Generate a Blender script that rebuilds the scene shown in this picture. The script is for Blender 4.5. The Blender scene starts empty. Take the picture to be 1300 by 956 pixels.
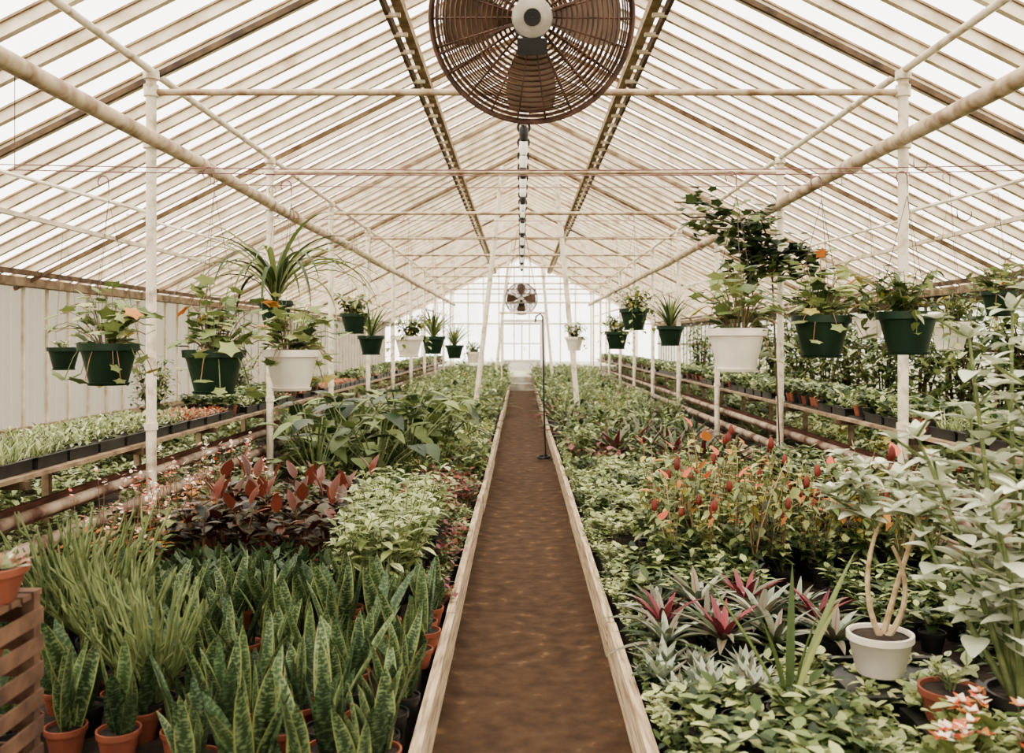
import bpy, math, numpy as np
from mathutils import Vector
rng=np.random.default_rng(11)
U=lambda a,b: float(rng.uniform(a,b))
pi=math.pi
F_PX=1200.0; CX=-0.046; CZ=1.6; VX=661.0; VY=433.0
def P(px,py,d): return np.array([CX+(px-VX)/F_PX*d, d, CZ-(py-VY)/F_PX*d])

# ------------------------------------------------------------------ materials
def lin(c):
    c=c/255.0
    return c/12.92 if c<=0.04045 else ((c+0.055)/1.055)**2.4
def rgb(r,g,b): return (lin(r),lin(g),lin(b),1.0)
MATS={}
def newmat(name):
    m=bpy.data.materials.new(name); m.use_nodes=True
    nt=m.node_tree; nt.nodes.clear(); MATS[name]=m
    return m,nt,nt.nodes,nt.links
def ramp(N,stops):
    r=N.new('ShaderNodeValToRGB'); e=r.color_ramp.elements
    while len(e)<len(stops): e.new(0.5)
    for i,(p,c) in enumerate(stops): e[i].position=p; e[i].color=c
    return r
def surf(name,c1,c2,scale=8,rough=0.6,metal=0,bump=0.2,lo=0.35,hi=0.65,detail=6,stretch=None,c3=None,spec=0.4):
    m,nt,N,L=newmat(name)
    o=N.new('ShaderNodeOutputMaterial'); b=N.new('ShaderNodeBsdfPrincipled')
    tc=N.new('ShaderNodeTexCoord'); no=N.new('ShaderNodeTexNoise')
    no.inputs['Scale'].default_value=scale; no.inputs['Detail'].default_value=detail
    mp=N.new('ShaderNodeMapping')
    if stretch: mp.inputs['Scale'].default_value=stretch
    L.new(tc.outputs['Object'],mp.inputs['Vector']); L.new(mp.outputs['Vector'],no.inputs['Vector'])
    st=[(lo,c1),(hi,c2)]
    if c3: st.append((min(hi+0.12,1),c3))
    r=ramp(N,st)
    L.new(no.outputs['Fac'],r.inputs['Fac']); L.new(r.outputs['Color'],b.inputs['Base Color'])
    b.inputs['Roughness'].default_value=rough; b.inputs['Metallic'].default_value=metal
    b.inputs['Specular IOR Level'].default_value=spec
    if bump>0:
        bp=N.new('ShaderNodeBump'); bp.inputs['Strength'].default_value=bump; bp.inputs['Distance'].default_value=0.02
        L.new(no.outputs['Fac'],bp.inputs['Height']); L.new(bp.outputs['Normal'],b.inputs['Normal'])
    L.new(b.outputs['BSDF'],o.inputs['Surface'])
    return m
def leafm(name,c1,c2,edge=None,band=None,rough=0.45,tr=0.25,mid=None,back=None):
    m,nt,N,L=newmat(name)
    o=N.new('ShaderNodeOutputMaterial'); b=N.new('ShaderNodeBsdfPrincipled')
    at=N.new('ShaderNodeAttribute'); at.attribute_name='rnd'
    uv=N.new('ShaderNodeUVMap'); uv.uv_map='UVMap'
    sx=N.new('ShaderNodeSeparateXYZ'); L.new(uv.outputs['UV'],sx.inputs['Vector'])
    r=ramp(N,[(0.0,c1),(1.0,c2)]); L.new(at.outputs['Fac'],r.inputs['Fac'])
    col=r.outputs['Color']
    def mix(fac,a,c):
        mx=N.new('ShaderNodeMix'); mx.data_type='RGBA'
        L.new(fac,mx.inputs[0]); L.new(a,mx.inputs[6]); mx.inputs[7].default_value=c
        return mx.outputs[2]
    def math_(op,a,v=None,bb=None):
        n=N.new('ShaderNodeMath'); n.operation=op; L.new(a,n.inputs[0])
        if v is not None: n.inputs[1].default_value=v
        if bb is not None: L.new(bb,n.inputs[1])
        return n.outputs[0]
    au=math_('ABSOLUTE',math_('SUBTRACT',sx.outputs['X'],0.5))
    if band:
        tcn=N.new('ShaderNodeTexNoise'); tcn.inputs['Scale'].default_value=8; tcn.inputs['Detail'].default_value=4
        mp=N.new('ShaderNodeMapping'); mp.inputs['Scale'].default_value=(0.35,3.4,1)
        L.new(uv.outputs['UV'],mp.inputs['Vector']); L.new(mp.outputs['Vector'],tcn.inputs['Vector'])
        rr=ramp(N,[(0.48,(0,0,0,1)),(0.6,(1,1,1,1))]); L.new(tcn.outputs['Fac'],rr.inputs['Fac'])
        col=mix(rr.outputs['Color'],col,band)
    if mid:
        rr=ramp(N,[(0.04,(1,1,1,1)),(0.16,(0,0,0,1))]); L.new(au,rr.inputs['Fac']); col=mix(rr.outputs['Color'],col,mid)
    if edge:
        rr=ramp(N,[(0.38,(0,0,0,1)),(0.46,(1,1,1,1))]); L.new(au,rr.inputs['Fac']); col=mix(rr.outputs['Color'],col,edge)
    if back:
        g=N.new('ShaderNodeNewGeometry'); col=mix(g.outputs['Backfacing'],col,back)
    L.new(col,b.inputs['Base Color']); b.inputs['Roughness'].default_value=rough
    b.inputs['Specular IOR Level'].default_value=0.35
    t=N.new('ShaderNodeBsdfTranslucent'); L.new(col,t.inputs['Color'])
    ms=N.new('ShaderNodeMixShader'); ms.inputs[0].default_value=tr
    L.new(b.outputs['BSDF'],ms.inputs[1]); L.new(t.outputs['BSDF'],ms.inputs[2])
    L.new(ms.outputs[0],o.inputs['Surface'])
    return m
def glassm(name,trans,col,lo=0.35,hi=0.7,a=0.15,scale=1.2):
    """weathered glazing: clear part + scattering (limewash / dirt) part"""
    m,nt,N,L=newmat(name)
    o=N.new('ShaderNodeOutputMaterial')
    t=N.new('ShaderNodeBsdfTransparent'); t.inputs['Color'].default_value=(1,0.985,0.96,1)
    d=N.new('ShaderNodeBsdfTranslucent'); d.inputs['Color'].default_value=col
    df=N.new('ShaderNodeBsdfDiffuse'); df.inputs['Color'].default_value=col
    m1=N.new('ShaderNodeMixShader'); m1.inputs[0].default_value=0.4
    L.new(d.outputs[0],m1.inputs[1]); L.new(df.outputs[0],m1.inputs[2])
    tc=N.new('ShaderNodeTexCoord'); no=N.new('ShaderNodeTexNoise'); no.inputs['Scale'].default_value=scale; no.inputs['Detail'].default_value=5
    L.new(tc.outputs['Object'],no.inputs['Vector'])
    r=ramp(N,[(lo,(1-trans,)*3+(1,)),(hi,(min(1,1-trans+a),)*3+(1,))]); L.new(no.outputs['Fac'],r.inputs['Fac'])
    m2=N.new('ShaderNodeMixShader'); L.new(r.outputs['Color'],m2.inputs[0])
    L.new(t.outputs[0],m2.inputs[1]); L.new(m1.outputs[0],m2.inputs[2]); L.new(m2.outputs[0],o.inputs['Surface'])
    return m

glassm('roof_glass',0.85,(0.9,0.88,0.84,1),a=0.2)
glassm('wall_panel',0.0,(0.30,0.275,0.235,1),a=0.05,scale=3)
glassm('gable_glass',0.7,(0.9,0.9,0.88,1))
glassm('wall_glass',0.3,(0.5,0.5,0.42,1),a=0.25,scale=2)
surf('bar_paint',rgb(180,162,136),rgb(224,211,190),scale=5,rough=0.6,bump=0.1,lo=0.3,hi=0.6)
surf('bar_wood',rgb(116,96,76),rgb(164,144,118),scale=7,rough=0.8)
surf('dark_wood',rgb(62,50,40),rgb(104,84,64),scale=7,rough=0.8)
surf('post_paint',rgb(164,144,118),rgb(222,212,192),scale=9,rough=0.55,lo=0.3,hi=0.5,bump=0.15)
surf('pipe_paint',rgb(140,112,88),rgb(200,182,156),scale=8,rough=0.55,lo=0.32,hi=0.58)
surf('rust_pipe',rgb(90,62,48),rgb(176,158,138),scale=4,rough=0.7,lo=0.36,hi=0.56)
surf('rust_board',rgb(84,54,42),rgb(124,84,66),scale=6,rough=0.85,stretch=(4,0.5,4))
surf('curb_wood',rgb(124,102,80),rgb(200,180,152),scale=7,rough=0.9,stretch=(8,0.5,8),bump=0.3,lo=0.3,hi=0.62,detail=10)
surf('path_dirt',rgb(58,45,36),rgb(76,60,47),scale=9,rough=0.97,lo=0.3,hi=0.62,detail=15,bump=1.0,c3=rgb(104,84,66),spec=.08)
surf('soil',rgb(30,24,19),rgb(58,46,36),scale=14,rough=0.95,bump=0.6)
surf('grass_out',rgb(110,115,80),rgb(150,150,115),scale=3,rough=0.95)
surf('concrete',rgb(140,134,122),rgb(176,170,156),scale=6,rough=0.9)
surf('tray_plastic',rgb(26,25,25),rgb(44,42,40),scale=10,rough=0.4,bump=0)
surf('pot_green',rgb(22,40,28),rgb(32,54,38),scale=4,rough=0.4,bump=0,spec=0.4)
surf('pot_white',rgb(206,196,180),rgb(232,224,210),scale=4,rough=0.4,bump=0)
surf('pot_black',rgb(28,27,27),rgb(44,42,41),scale=6,rough=0.45,bump=0)
surf('pot_terra',rgb(116,66,50),rgb(142,86,66),scale=7,rough=0.75)
surf('pot_red',rgb(116,44,36),rgb(140,58,48),scale=7,rough=0.55,bump=0)
surf('wire_dark',rgb(70,58,50),rgb(100,84,70),scale=20,rough=0.5,bump=0)
surf('wire_pink',rgb(110,70,76),rgb(140,95,92),scale=20,rough=0.5,bump=0)
surf('fan_wire',rgb(66,46,38),rgb(104,76,62),scale=12,rough=0.5,bump=0)
surf('fan_blade',rgb(92,76,64),rgb(136,116,98),scale=5,rough=0.5,bump=0)
surf('fan_motor',rgb(156,148,136),rgb(188,180,168),scale=8,rough=0.4,bump=0)
surf('black_rubber',rgb(22,20,20),rgb(34,32,30),scale=8,rough=0.5,bump=0)
surf('white_plastic',rgb(228,222,212),rgb(242,238,230),scale=8,rough=0.4,bump=0)
surf('stand_wood',rgb(76,56,44),rgb(120,92,72),scale=9,rough=0.9)
surf('stem_green',rgb(88,100,64),rgb(120,128,84),scale=20,rough=0.6,bump=0)
surf('stem_wood',rgb(150,128,98),rgb(196,176,142),scale=20,rough=0.8,bump=0)
surf('stem_red',rgb(110,84,62),rgb(142,112,84),scale=20,rough=0.7,bump=0)
surf('bark_dark',rgb(70,52,38),rgb(100,78,58),scale=20,rough=0.8,bump=0)
leafm('lf_mid',rgb(70,86,50),rgb(130,142,88))
leafm('lf_dark',rgb(40,54,36),rgb(76,92,58),rough=0.35)
leafm('lf_light',rgb(124,138,88),rgb(182,188,134))
leafm('lf_pale',rgb(156,166,122),rgb(210,212,172),mid=rgb(108,126,82))
leafm('lf_grey',rgb(156,165,132),rgb(214,216,184),rough=0.7,tr=.3)
leafm('lf_frost',rgb(172,180,154),rgb(228,229,208),rough=0.8,tr=.22)
leafm('lf_fluff',rgb(130,142,100),rgb(188,190,146),rough=0.7)
leafm('lf_yellow',rgb(150,144,78),rgb(196,178,100))
leafm('lf_orange',rgb(180,108,62),rgb(212,152,92))
leafm('lf_red',rgb(116,52,46),rgb(158,82,70))
leafm('lf_pink',rgb(120,66,72),rgb(168,106,108))
leafm('lf_coral',rgb(192,86,64),rgb(222,128,100))
leafm('lf_burg',rgb(38,40,33),rgb(70,72,52),edge=rgb(100,70,52),back=rgb(104,58,48),rough=0.35,tr=.08)
leafm('lf_burgtop',rgb(66,44,38),rgb(106,62,50),edge=rgb(124,82,64),back=rgb(122,66,54),rough=0.35,tr=.12)
leafm('lf_snake',rgb(44,58,38),rgb(66,84,52),edge=rgb(138,142,92),band=rgb(112,128,92),rough=0.42,tr=0.08)
leafm('lf_snaked',rgb(38,52,35),rgb(56,74,48),band=rgb(90,108,76),rough=0.42,tr=0.08)
leafm('lf_brom',rgb(86,98,76),rgb(126,122,102),mid=rgb(122,80,74),tr=0.1)
leafm('lf_bromred',rgb(98,44,50),rgb(142,72,76),tr=0.12)
leafm('lf_agave',rgb(120,130,114),rgb(160,166,148),tr=0.05,edge=rgb(176,178,150))
leafm('lf_brown',rgb(122,90,68),rgb(166,126,96))
leafm('petal_white',rgb(222,204,186),rgb(240,228,214))

# ------------------------------------------------------------------ mesh builder (all quads)
class MB:
    def __init__(s): s.V=[];s.F=[];s.M=[];s.UV=[];s.R=[];s.n=0
    def add(s,V,F,mat,UV=None,R=0.5):
        V=np.asarray(V,float); F=np.asarray(F,int)
        s.V.append(V); s.F.append(F+s.n)
        s.M.append(np.full(len(F),MI(mat)) if isinstance(mat,str) else mat)
        s.UV.append(np.zeros((len(V),2))+0.25 if UV is None else UV)
        s.R.append(np.full(len(V),R) if np.isscalar(R) else R); s.n+=len(V)
    def arr(s):
        return (np.vstack(s.V),np.vstack(s.F),np.concatenate(s.M),np.vstack(s.UV),np.concatenate(s.R))
    def put(s,T,loc=(0,0,0),rz=0,sc=1.0,dr=0.0,tilt=0.0):
        V,F,M,UV,R=T; c,n=math.cos(rz),math.sin(rz)
        sc=np.array([sc,sc,sc]) if np.isscalar(sc) else np.array(sc)
        W=V*sc
        X=np.stack([W[:,0]*c-W[:,1]*n,W[:,0]*n+W[:,1]*c,W[:,2]],1)+np.asarray(loc)
        s.add(X,F,M,UV,np.clip(R+dr,0,1))
    def mesh(s,name,smooth=True):
        V,F,M,UV,R=s.arr()
        me=bpy.data.meshes.new(name)
        me.vertices.add(len(V)); me.vertices.foreach_set('co',V.astype(np.float32).ravel())
        me.loops.add(len(F)*4); me.loops.foreach_set('vertex_index',F.astype(np.int32).ravel())
        me.polygons.add(len(F)); me.polygons.foreach_set('loop_start',np.arange(0,len(F)*4,4,dtype=np.int32))
        u=np.unique(M)
        for k in u: me.materials.append(MATS[MNAMES[k]])
        me.polygons.foreach_set('material_index',np.searchsorted(u,M).astype(np.int32))
        me.update(calc_edges=True)
        uvl=me.uv_layers.new(name='UVMap'); uvl.data.foreach_set('uv',UV[F.ravel()].astype(np.float32).ravel())
        a=me.attributes.new('rnd','FLOAT','POINT'); a.data.foreach_set('value',R.astype(np.float32))
        if smooth: me.shade_smooth(); me.set_sharp_from_angle(angle=math.radians(50))
        else: me.shade_flat()
        return me
    def build(s,name,smooth=False,loc=(0,0,0)):
        return obj(name,s.mesh(name,smooth),loc)
def obj(name,me,loc=(0,0,0),rz=0,sc=1):
    o=bpy.data.objects.new(name,me); bpy.context.scene.collection.objects.link(o)
    o.location=loc; o.rotation_euler[2]=rz; o.scale=(sc,sc,sc); return o
MNAMES=list(MATS.keys())
def MI(n): return MNAMES.index(n)

def gridF(a,b,cb=False):
    i=np.arange(a-1)[:,None]; j=np.arange(b if cb else b-1)[None,:]
    j2=(j+1)%b
    return np.stack([i*b+j,i*b+j2,(i+1)*b+j2,(i+1)*b+j],-1).reshape(-1,4)
def box(mb,c,s,mat,rx=0,ry=0,rz=0):
    x,y,z=[k/2 for k in s]
    V=np.array([[-x,-y,-z],[x,-y,-z],[x,y,-z],[-x,y,-z],[-x,-y,z],[x,-y,z],[x,y,z],[-x,y,z]])
    F=[[3,2,1,0],[4,5,6,7],[0,1,5,4],[1,2,6,5],[2,3,7,6],[3,0,4,7]]
    for ang,(i,j) in ((rx,(1,2)),(ry,(2,0)),(rz,(0,1))):
        if ang:
            c_,s_=math.cos(ang),math.sin(ang); a=V[:,i]*c_-V[:,j]*s_; b=V[:,i]*s_+V[:,j]*c_; V[:,i]=a; V[:,j]=b
    mb.add(V+np.array(c),F,mat)
def beam(mb,a,b,w,h,mat):
    a=np.array(a,float); b=np.array(b,float); d=b-a; L=np.linalg.norm(d); d/=L
    up=np.array([0,0,1.0]) if abs(d[2])<0.95 else np.array([0,1.0,0])
    s=np.cross(d,up); s/=np.linalg.norm(s); n=np.cross(s,d)
    V=[]
    for p in (a,b):
        for i,j in ((-1,-1),(1,-1),(1,1),(-1,1)): V.append(p+s*w/2*i+n*h/2*j)
    F=[[0,1,2,3],[7,6,5,4],[0,4,5,1],[1,5,6,2],[2,6,7,3],[3,7,4,0]]
    mb.add(V,F,mat)
def tube(mb,pts,r,mat,ns=6,closed=False,cap=True,R=0.5):
    pts=np.asarray(pts,float); n=len(pts)
    if np.isscalar(r): r=np.full(n,r)
    r=np.asarray(r,float)
    if closed: tg=np.roll(pts,-1,0)-np.roll(pts,1,0)
    else:
        tg=np.gradient(pts,axis=0)
    tg/=np.linalg.norm(tg,axis=1)[:,None]+1e-9
    ref=np.array([0,0,1.0]) if abs(tg[:,2]).mean()<0.8 else np.array([0.3,1.0,0])
    if closed:
        q=pts-pts.mean(0); ref_=np.cross(q[0],q[n//4]); ref=ref_/np.linalg.norm(ref_)
    s=np.cross(tg,ref); s/=np.linalg.norm(s,axis=1)[:,None]+1e-9; u=np.cross(s,tg)
    th=np.arange(ns)*2*pi/ns
    V=pts[:,None,:]+r[:,None,None]*(np.cos(th)[None,:,None]*s[:,None,:]+np.sin(th)[None,:,None]*u[:,None,:])
    if closed:
        V=np.concatenate([V,V[:1]],0); n+=1
    elif cap:
        V=np.concatenate([np.repeat(pts[:1,None,:],ns,1)+0*V[:1],V,np.repeat(pts[-1:,None,:],ns,1)],0); n+=2
    mb.add(V.reshape(-1,3),gridF(n,ns,True),mat,R=R)
def lathe(mb,c,prof,mat,ns=20,axis=2,R=0.5):
    prof=np.array(prof,float); th=np.arange(ns)*2*pi/ns
    V=np.zeros((len(prof),ns,3))
    V[...,0]=prof[:,0:1]*np.cos(th); V[...,1]=prof[:,0:1]*np.sin(th); V[...,2]=prof[:,1:2]
    if axis==1: V=V[...,[0,2,1]]
    mb.add(V.reshape(-1,3)+np.array(c),gridF(len(prof),ns,True)[:,::-1],mat,R=R)
def circle(c,r,n=48,u=(1,0,0),v=(0,0,1)):
    t=np.arange(n)*2*pi/n; u=np.array(u,float); v=np.array(v,float)
    return np.array(c)+r*(np.cos(t)[:,None]*u+np.sin(t)[:,None]*v)
PROF={
 'ov':lambda t:np.sin(pi*np.clip(t,0.02,0.98)**0.75)**0.85+0.02,
 'strap':lambda t:(1-t**3)*(0.55+0.45*np.minimum(t*3,1))+0.02,
 'lance':lambda t:np.sqrt(np.clip(1-t**2.6,0,1))*(0.62+0.4*np.sin(pi*t))+0.015,
 'heart':lambda t:np.sin(pi*np.clip(t,0.03,0.99)**0.5)**0.9+0.02,
 'agave':lambda t:(0.6+0.7*np.sin(pi*t**0.8))*(1-t**2)+0.01,
}
def leaf(mb,b,az,el,L,W,bend=0.5,prof='ov',n=3,fold=0.2,mat='lf_mid',R=None,roll=0.0):
    t=np.linspace(0,1,n+1); e=el-bend*t
    D=np.stack([np.cos(e)*math.cos(az),np.cos(e)*math.sin(az),np.sin(e)],1)
    C=np.array(b)+np.concatenate([np.zeros((1,3)),np.cumsum((D[1:]+D[:-1])/2,0)*L/n])
    S=np.tile(np.array([-math.sin(az),math.cos(az),0.0]),(n+1,1)); Nn=np.cross(D,S)
    if roll: S,Nn=S*math.cos(roll)+Nn*math.sin(roll),Nn*math.cos(roll)-S*math.sin(roll)
    w=(W/2*PROF[prof](t))[:,None]
    V=np.stack([C-S*w+Nn*fold*w,C,C+S*w+Nn*fold*w],1).reshape(-1,3)
    if R is None: R=U(0,1)
    UV=np.stack([np.tile([0,0.5,1.0],n+1),np.repeat(t,3)],1)
    mb.add(V,gridF(n+1,3)[:,::-1],mat,UV,R)
def lobed(mb,c,az,el,Rr,lobes=5,mat='lf_mid',R=None,ns=15,cup=0.2,depth=0.28):
    D=np.array([math.cos(el)*math.cos(az),math.cos(el)*math.sin(az),math.sin(el)]); S=np.array([-math.sin(az),math.cos(az),0]); Nn=np.cross(D,S)
    th=np.arange(ns)*2*pi/ns
    rr=Rr*(1-depth*(0.5-0.5*np.cos(lobes*th)))
    V=[];UV=[]
    for f,z in ((0.02,0),(0.55,cup*0.4),(1,-cup*0.25)):
        V.append(np.array(c)+D*Rr*0.7+f*rr[:,None]*(np.cos(th)[:,None]*D+np.sin(th)[:,None]*S)+Nn*z*Rr)
        UV.append(np.stack([0.5+0.3*f*np.sin(th),0.5+0.5*f*np.cos(th)],1))
    if R is None: R=U(0,1)
    mb.add(np.vstack(V),gridF(3,ns,True),mat,np.vstack(UV),R)
def pick(m): return m if isinstance(m,str) else m[int(rng.integers(len(m)))]
def qcurve(a,b,c,n=5):
    t=np.linspace(0,1,n)[:,None]; return (1-t)**2*np.array(a)+2*t*(1-t)*np.array(b)+t*t*np.array(c)

# ------------------------------------------------------------------ plant generators
def bushy(mb,nst,h,spread,nl,L,W,prof='ov',el=(0.0,0.8),bend=0.6,mats='lf_mid',stem='stem_green',n=3,z0=0,c=(0,0),sr=0.004,tmin=0.25,fold=0.2,lob=0,top=None):
    for k in range(nst):
        a=U(0,2*pi); s=spread*math.sqrt(U(0.02,1)); hh=h*U(0.65,1.0)*(1-0.25*s/max(spread,1e-3))
        e=np.array([c[0]+math.cos(a)*s,c[1]+math.sin(a)*s,z0+hh])
        q=qcurve((c[0]+0.15*s*math.cos(a),c[1]+0.15*s*math.sin(a),z0),(c[0]+0.4*s*math.cos(a),c[1]+0.4*s*math.sin(a),z0+hh*0.6),e,4)
        tube(mb,q,[sr,sr,sr*0.8,sr*0.5],stem,ns=3,cap=False)
        az=U(0,6)
        for j in range(nl):
            t=tmin+(1-tmin)*(j+0.6)/nl; i=min(int(t*3),2); f=t*3-i; p=q[i]*(1-f)+q[i+1]*f
            az+=2.4+U(-.4,.4); k2=U(0.7,1.15)*(1-0.25*t if h>0.25 else 1)
            m=pick(top) if (top and j>=nl-2) else pick(mats)
            if lob: lobed(mb,p,az,U(*el),L*0.5*k2,lob,m)
            else: leaf(mb,p,az,U(*el),L*k2,W*k2,bend*U(.5,1.3),prof,n,fold,m)
def rosette(mb,nl,L,W,e0,e1,bend,prof,mats,z0=0,c=(0,0),n=5,fold=0.3,inner=None,ni=0.35,shr=.35):
    for k in range(nl):
        t=k/nl; az=k*2.39996+U(-.15,.15)
        m=inner if (inner and t>1-ni) else pick(mats)
        leaf(mb,(c[0]+0.012*math.cos(az),c[1]+0.012*math.sin(az),z0),az,e0+(e1-e0)*t+U(-.08,.08),L*U(.85,1.1)*(1-shr*t),W*U(.85,1.1)*(1-shr*.8*t),bend*U(.6,1.3),prof,n,fold,m)
def pot(mb,r,h,mat,z0=0,c=(0,0),ns=18,soil='soil'):
    c3=(c[0],c[1],z0)
    lathe(mb,c3,[(0.001,0),(r*0.7,0),(r*0.72,h*0.05),(r*0.93,h*0.8),(r*1.0,h*0.8),(r*1.02,h),(r*0.93,h),(r*0.9,h*0.88)],mat,ns)
    lathe(mb,c3,[(r*0.91,h*0.88),(r*0.5,h*0.9),(0.001,h*0.91)],soil,ns)
def variants(fn,k):
    out=[]
    for i in range(k):
        mb=MB(); fn(mb); out.append(mb)
    return out
def T(fn,k): return [m.arr() for m in variants(fn,k)]
def snake(mb,dark=False):
    pot(mb,0.07,0.1,pick(['pot_terra','pot_black','pot_terra']))
    for k in range(int(rng.integers(5,8))):
        az=U(0,2*pi); r=U(0,0.035)
        leaf(mb,(r*math.cos(az),r*math.sin(az),0.08),az,U(1.1,1.52),U(.16,.38),U(.055,.078),U(-.15,.35),'lance',8,0.22,'lf_snaked' if (dark or U(0,1)<.35) else 'lf_snake',roll=U(-.9,.9))
def sdark(mb):
    pot(mb,0.06,0.09,pick(['pot_terra','pot_red','pot_black']))
    for k in range(13):
        az=k*2.4; leaf(mb,(0,0,.08),az,U(.6,1.4),U(.12,.2),U(.05,.07),U(.1,.5),'ov',4,0.3,pick(['lf_dark','lf_snaked']))
def pencil(mb):
    pot(mb,0.08,0.12,'pot_black')
    for k in range(34):
        a=U(0,2*pi); s=U(0.05,.28); h=U(.2,.5)
        q=qcurve((0.02*math.cos(a),.02*math.sin(a),.1),(s*.5*math.cos(a),s*.5*math.sin(a),h*.45+.1),(s*math.cos(a),s*math.sin(a),h+.1),4)
        tube(mb,q,[.007,.0065,.006,.004],'stem_green',ns=5,cap=False)
        for j in range(3):
            p=q[1]*(1-j/3)+q[3]*j/3; a2=a+U(-1.2,1.2); l=U(.06,.13)
            tube(mb,qcurve(p,p+np.array([math.cos(a2)*l*.5,math.sin(a2)*l*.5,l*.2]),p+np.array([math.cos(a2)*l*.6,math.sin(a2)*l*.6,l]),3),[.006,.005,.003],'stem_green',4,cap=False)
def varieg(mb):
    pot(mb,0.08,0.11,'pot_black'); bushy(mb,10,.54,.2,11,.11,.05,'ov',(-.1,.8),.7,['lf_pale','lf_light','lf_light','lf_mid'],z0=.08)
def burg(mb):
    pot(mb,0.075,0.12,pick(['pot_black','pot_terra'])); bushy(mb,4,.38,.13,8,.14,.085,'ov',(.1,.9),.4,['lf_burg'],'stem_red',n=5,z0=.1,sr=.006,top=['lf_burgtop','lf_burg','lf_burg'])
    az=U(0,6)
    for k in range(2): leaf(mb,(U(-.08,.08),U(-.08,.08),.42),az+k*2.5,U(1.0,1.4),.14,.075,.2,'ov',5,.3,'lf_burgtop')
def begon(mb):
    pot(mb,0.07,0.1,'pot_terra'); bushy(mb,9,.3,.17,8,.09,.075,'heart',(-.2,.7),.5,['lf_brown','lf_dark','lf_mid','lf_dark','lf_mid','lf_orange'],'stem_red',z0=.08)
    for k in range(5):
        a=U(0,6.28); s=U(.03,.16); z=U(.34,.62)
        tube(mb,qcurve((0,0,.1),(s*.4*math.cos(a),s*.4*math.sin(a),.25),(s*math.cos(a),s*math.sin(a),z),3),.0018,'stem_red',3,cap=False)
        for j in range(5): leaf(mb,(s*math.cos(a)+U(-.02,.02),s*math.sin(a)+U(-.02,.02),z+U(-.04,.02)),U(0,6.3),U(-.2,1),.028,.024,.3,'heart',2,.1,pick(['petal_white','petal_white','lf_coral','petal_white']))
def redfol(mb): bushy(mb,9,.34,.17,9,.09,.04,'ov',(-.1,.9),.5,['lf_red','lf_pink','lf_pink','lf_dark','lf_brown'],'stem_red')
def bigleaf(mb):
    for k in range(24):
        a=U(0,6.28); s=U(.1,.5); z=U(.3,.8)
        q=qcurve((0,0,0),(s*.3*math.cos(a),s*.3*math.sin(a),z*.7),(s*math.cos(a),s*math.sin(a),z),4); tube(mb,q,.006,'stem_green',4,cap=False)
        leaf(mb,q[-1],a+U(-.6,.6),U(-.5,.5),U(.16,.24),U(.16,.23),.5,'heart',6,.15,pick(['lf_mid','lf_dark','lf_mid']))
def brom(mb):
    pot(mb,0.075,0.11,'pot_black'); rosette(mb,22,.29,.046,.25,1.3,.7,'strap',['lf_brom','lf_brom','lf_dark'],z0=.1,inner='lf_bromred',ni=.38,fold=.5)
def brom2(mb):
    pot(mb,0.075,0.11,'pot_black'); rosette(mb,22,.27,.044,.25,1.3,.7,'strap',['lf_brom','lf_agave','lf_dark'],z0=.1,inner='lf_brom',ni=.2,fold=.5)
def bromd(mb): rosette(mb,26,.5,.06,.3,1.4,.7,'strap',['lf_dark','lf_brom','lf_dark','lf_mid','lf_bromred'],z0=.05,fold=.4)
def agave(mb):
    pot(mb,0.055,0.06,'pot_black'); rosette(mb,24,.15,.045,.1,1.2,-.1,'agave',['lf_agave','lf_agave','lf_brom'],z0=.055,n=4,fold=.3)
def anth(mb):
    pot(mb,0.08,0.12,'pot_black')
    bushy(mb,7,.26,.13,7,.1,.06,'heart',(-.3,.7),.5,['lf_mid','lf_dark','lf_light'],'stem_green',z0=.1)
    for k in range(int(rng.integers(6,9))):
        a=U(0,6.28); s=U(.02,.18); z=U(.36,.7); e=(s*math.cos(a),s*math.sin(a),z)
        q=qcurve((0,0,.1),(s*.2*math.cos(a),s*.2*math.sin(a),z*.6),e,4); tube(mb,q,.0028,pick(['stem_red','stem_green','stem_wood']),3,cap=False)
        for j in range(5):
            p=q[2]*(1-j/5)+q[3]*j/5; leaf(mb,p,U(0,6.3),U(-.9,.4),U(.05,.08),.042,.4,'heart',3,.2,pick(['lf_mid','lf_light','lf_mid','lf_dark','lf_light','lf_mid','lf_yellow','lf_mid','lf_light','lf_orange']))
        if U(0,1)<.2:
            if U(0,1)<.65: leaf(mb,e,U(0,6.3),U(-.6,1.2),U(.08,.1),.068,.2,'heart',4,.35,pick(['lf_coral','lf_coral','lf_orange']))
            else: lathe(mb,e,[(0.001,-.01),(.016,0),(.02,.02),(.014,.055),(.001,.07)],'lf_red',8,R=U(0,1))
def smallpot(mb):
    pot(mb,0.06,0.09,'pot_black'); bushy(mb,6,.16,.08,7,.07,.04,'ov',(-.1,.9),.4,['lf_mid','lf_light','lf_dark'],z0=.08)
def carpet(mb): bushy(mb,9,.2,.17,8,.06,.04,'ov',(-.1,.9),.4,['lf_light','lf_fluff','lf_mid','lf_light'],sr=.003)
def carpetd(mb): bushy(mb,9,.26,.17,8,.085,.05,'ov',(-.1,.9),.5,['lf_mid','lf_dark','lf_mid'],sr=.003)
def carpetp(mb): bushy(mb,9,.24,.17,8,.07,.045,'ov',(-.1,.9),.4,['lf_pale','lf_fluff','lf_light'],sr=.003)
def greyb(mb): bushy(mb,8,.34,.18,8,.1,.055,'ov',(-.1,.9),.4,['lf_grey','lf_light','lf_fluff'],sr=.004)
def greenb(mb): bushy(mb,9,.48,.22,9,.14,.06,'ov',(-.2,.9),.7,['lf_mid','lf_dark','lf_mid','lf_light'])
def yelb(mb): bushy(mb,9,.42,.22,9,.11,.05,'ov',(-.2,.9),.7,['lf_light','lf_yellow','lf_mid','lf_light'])
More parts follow.
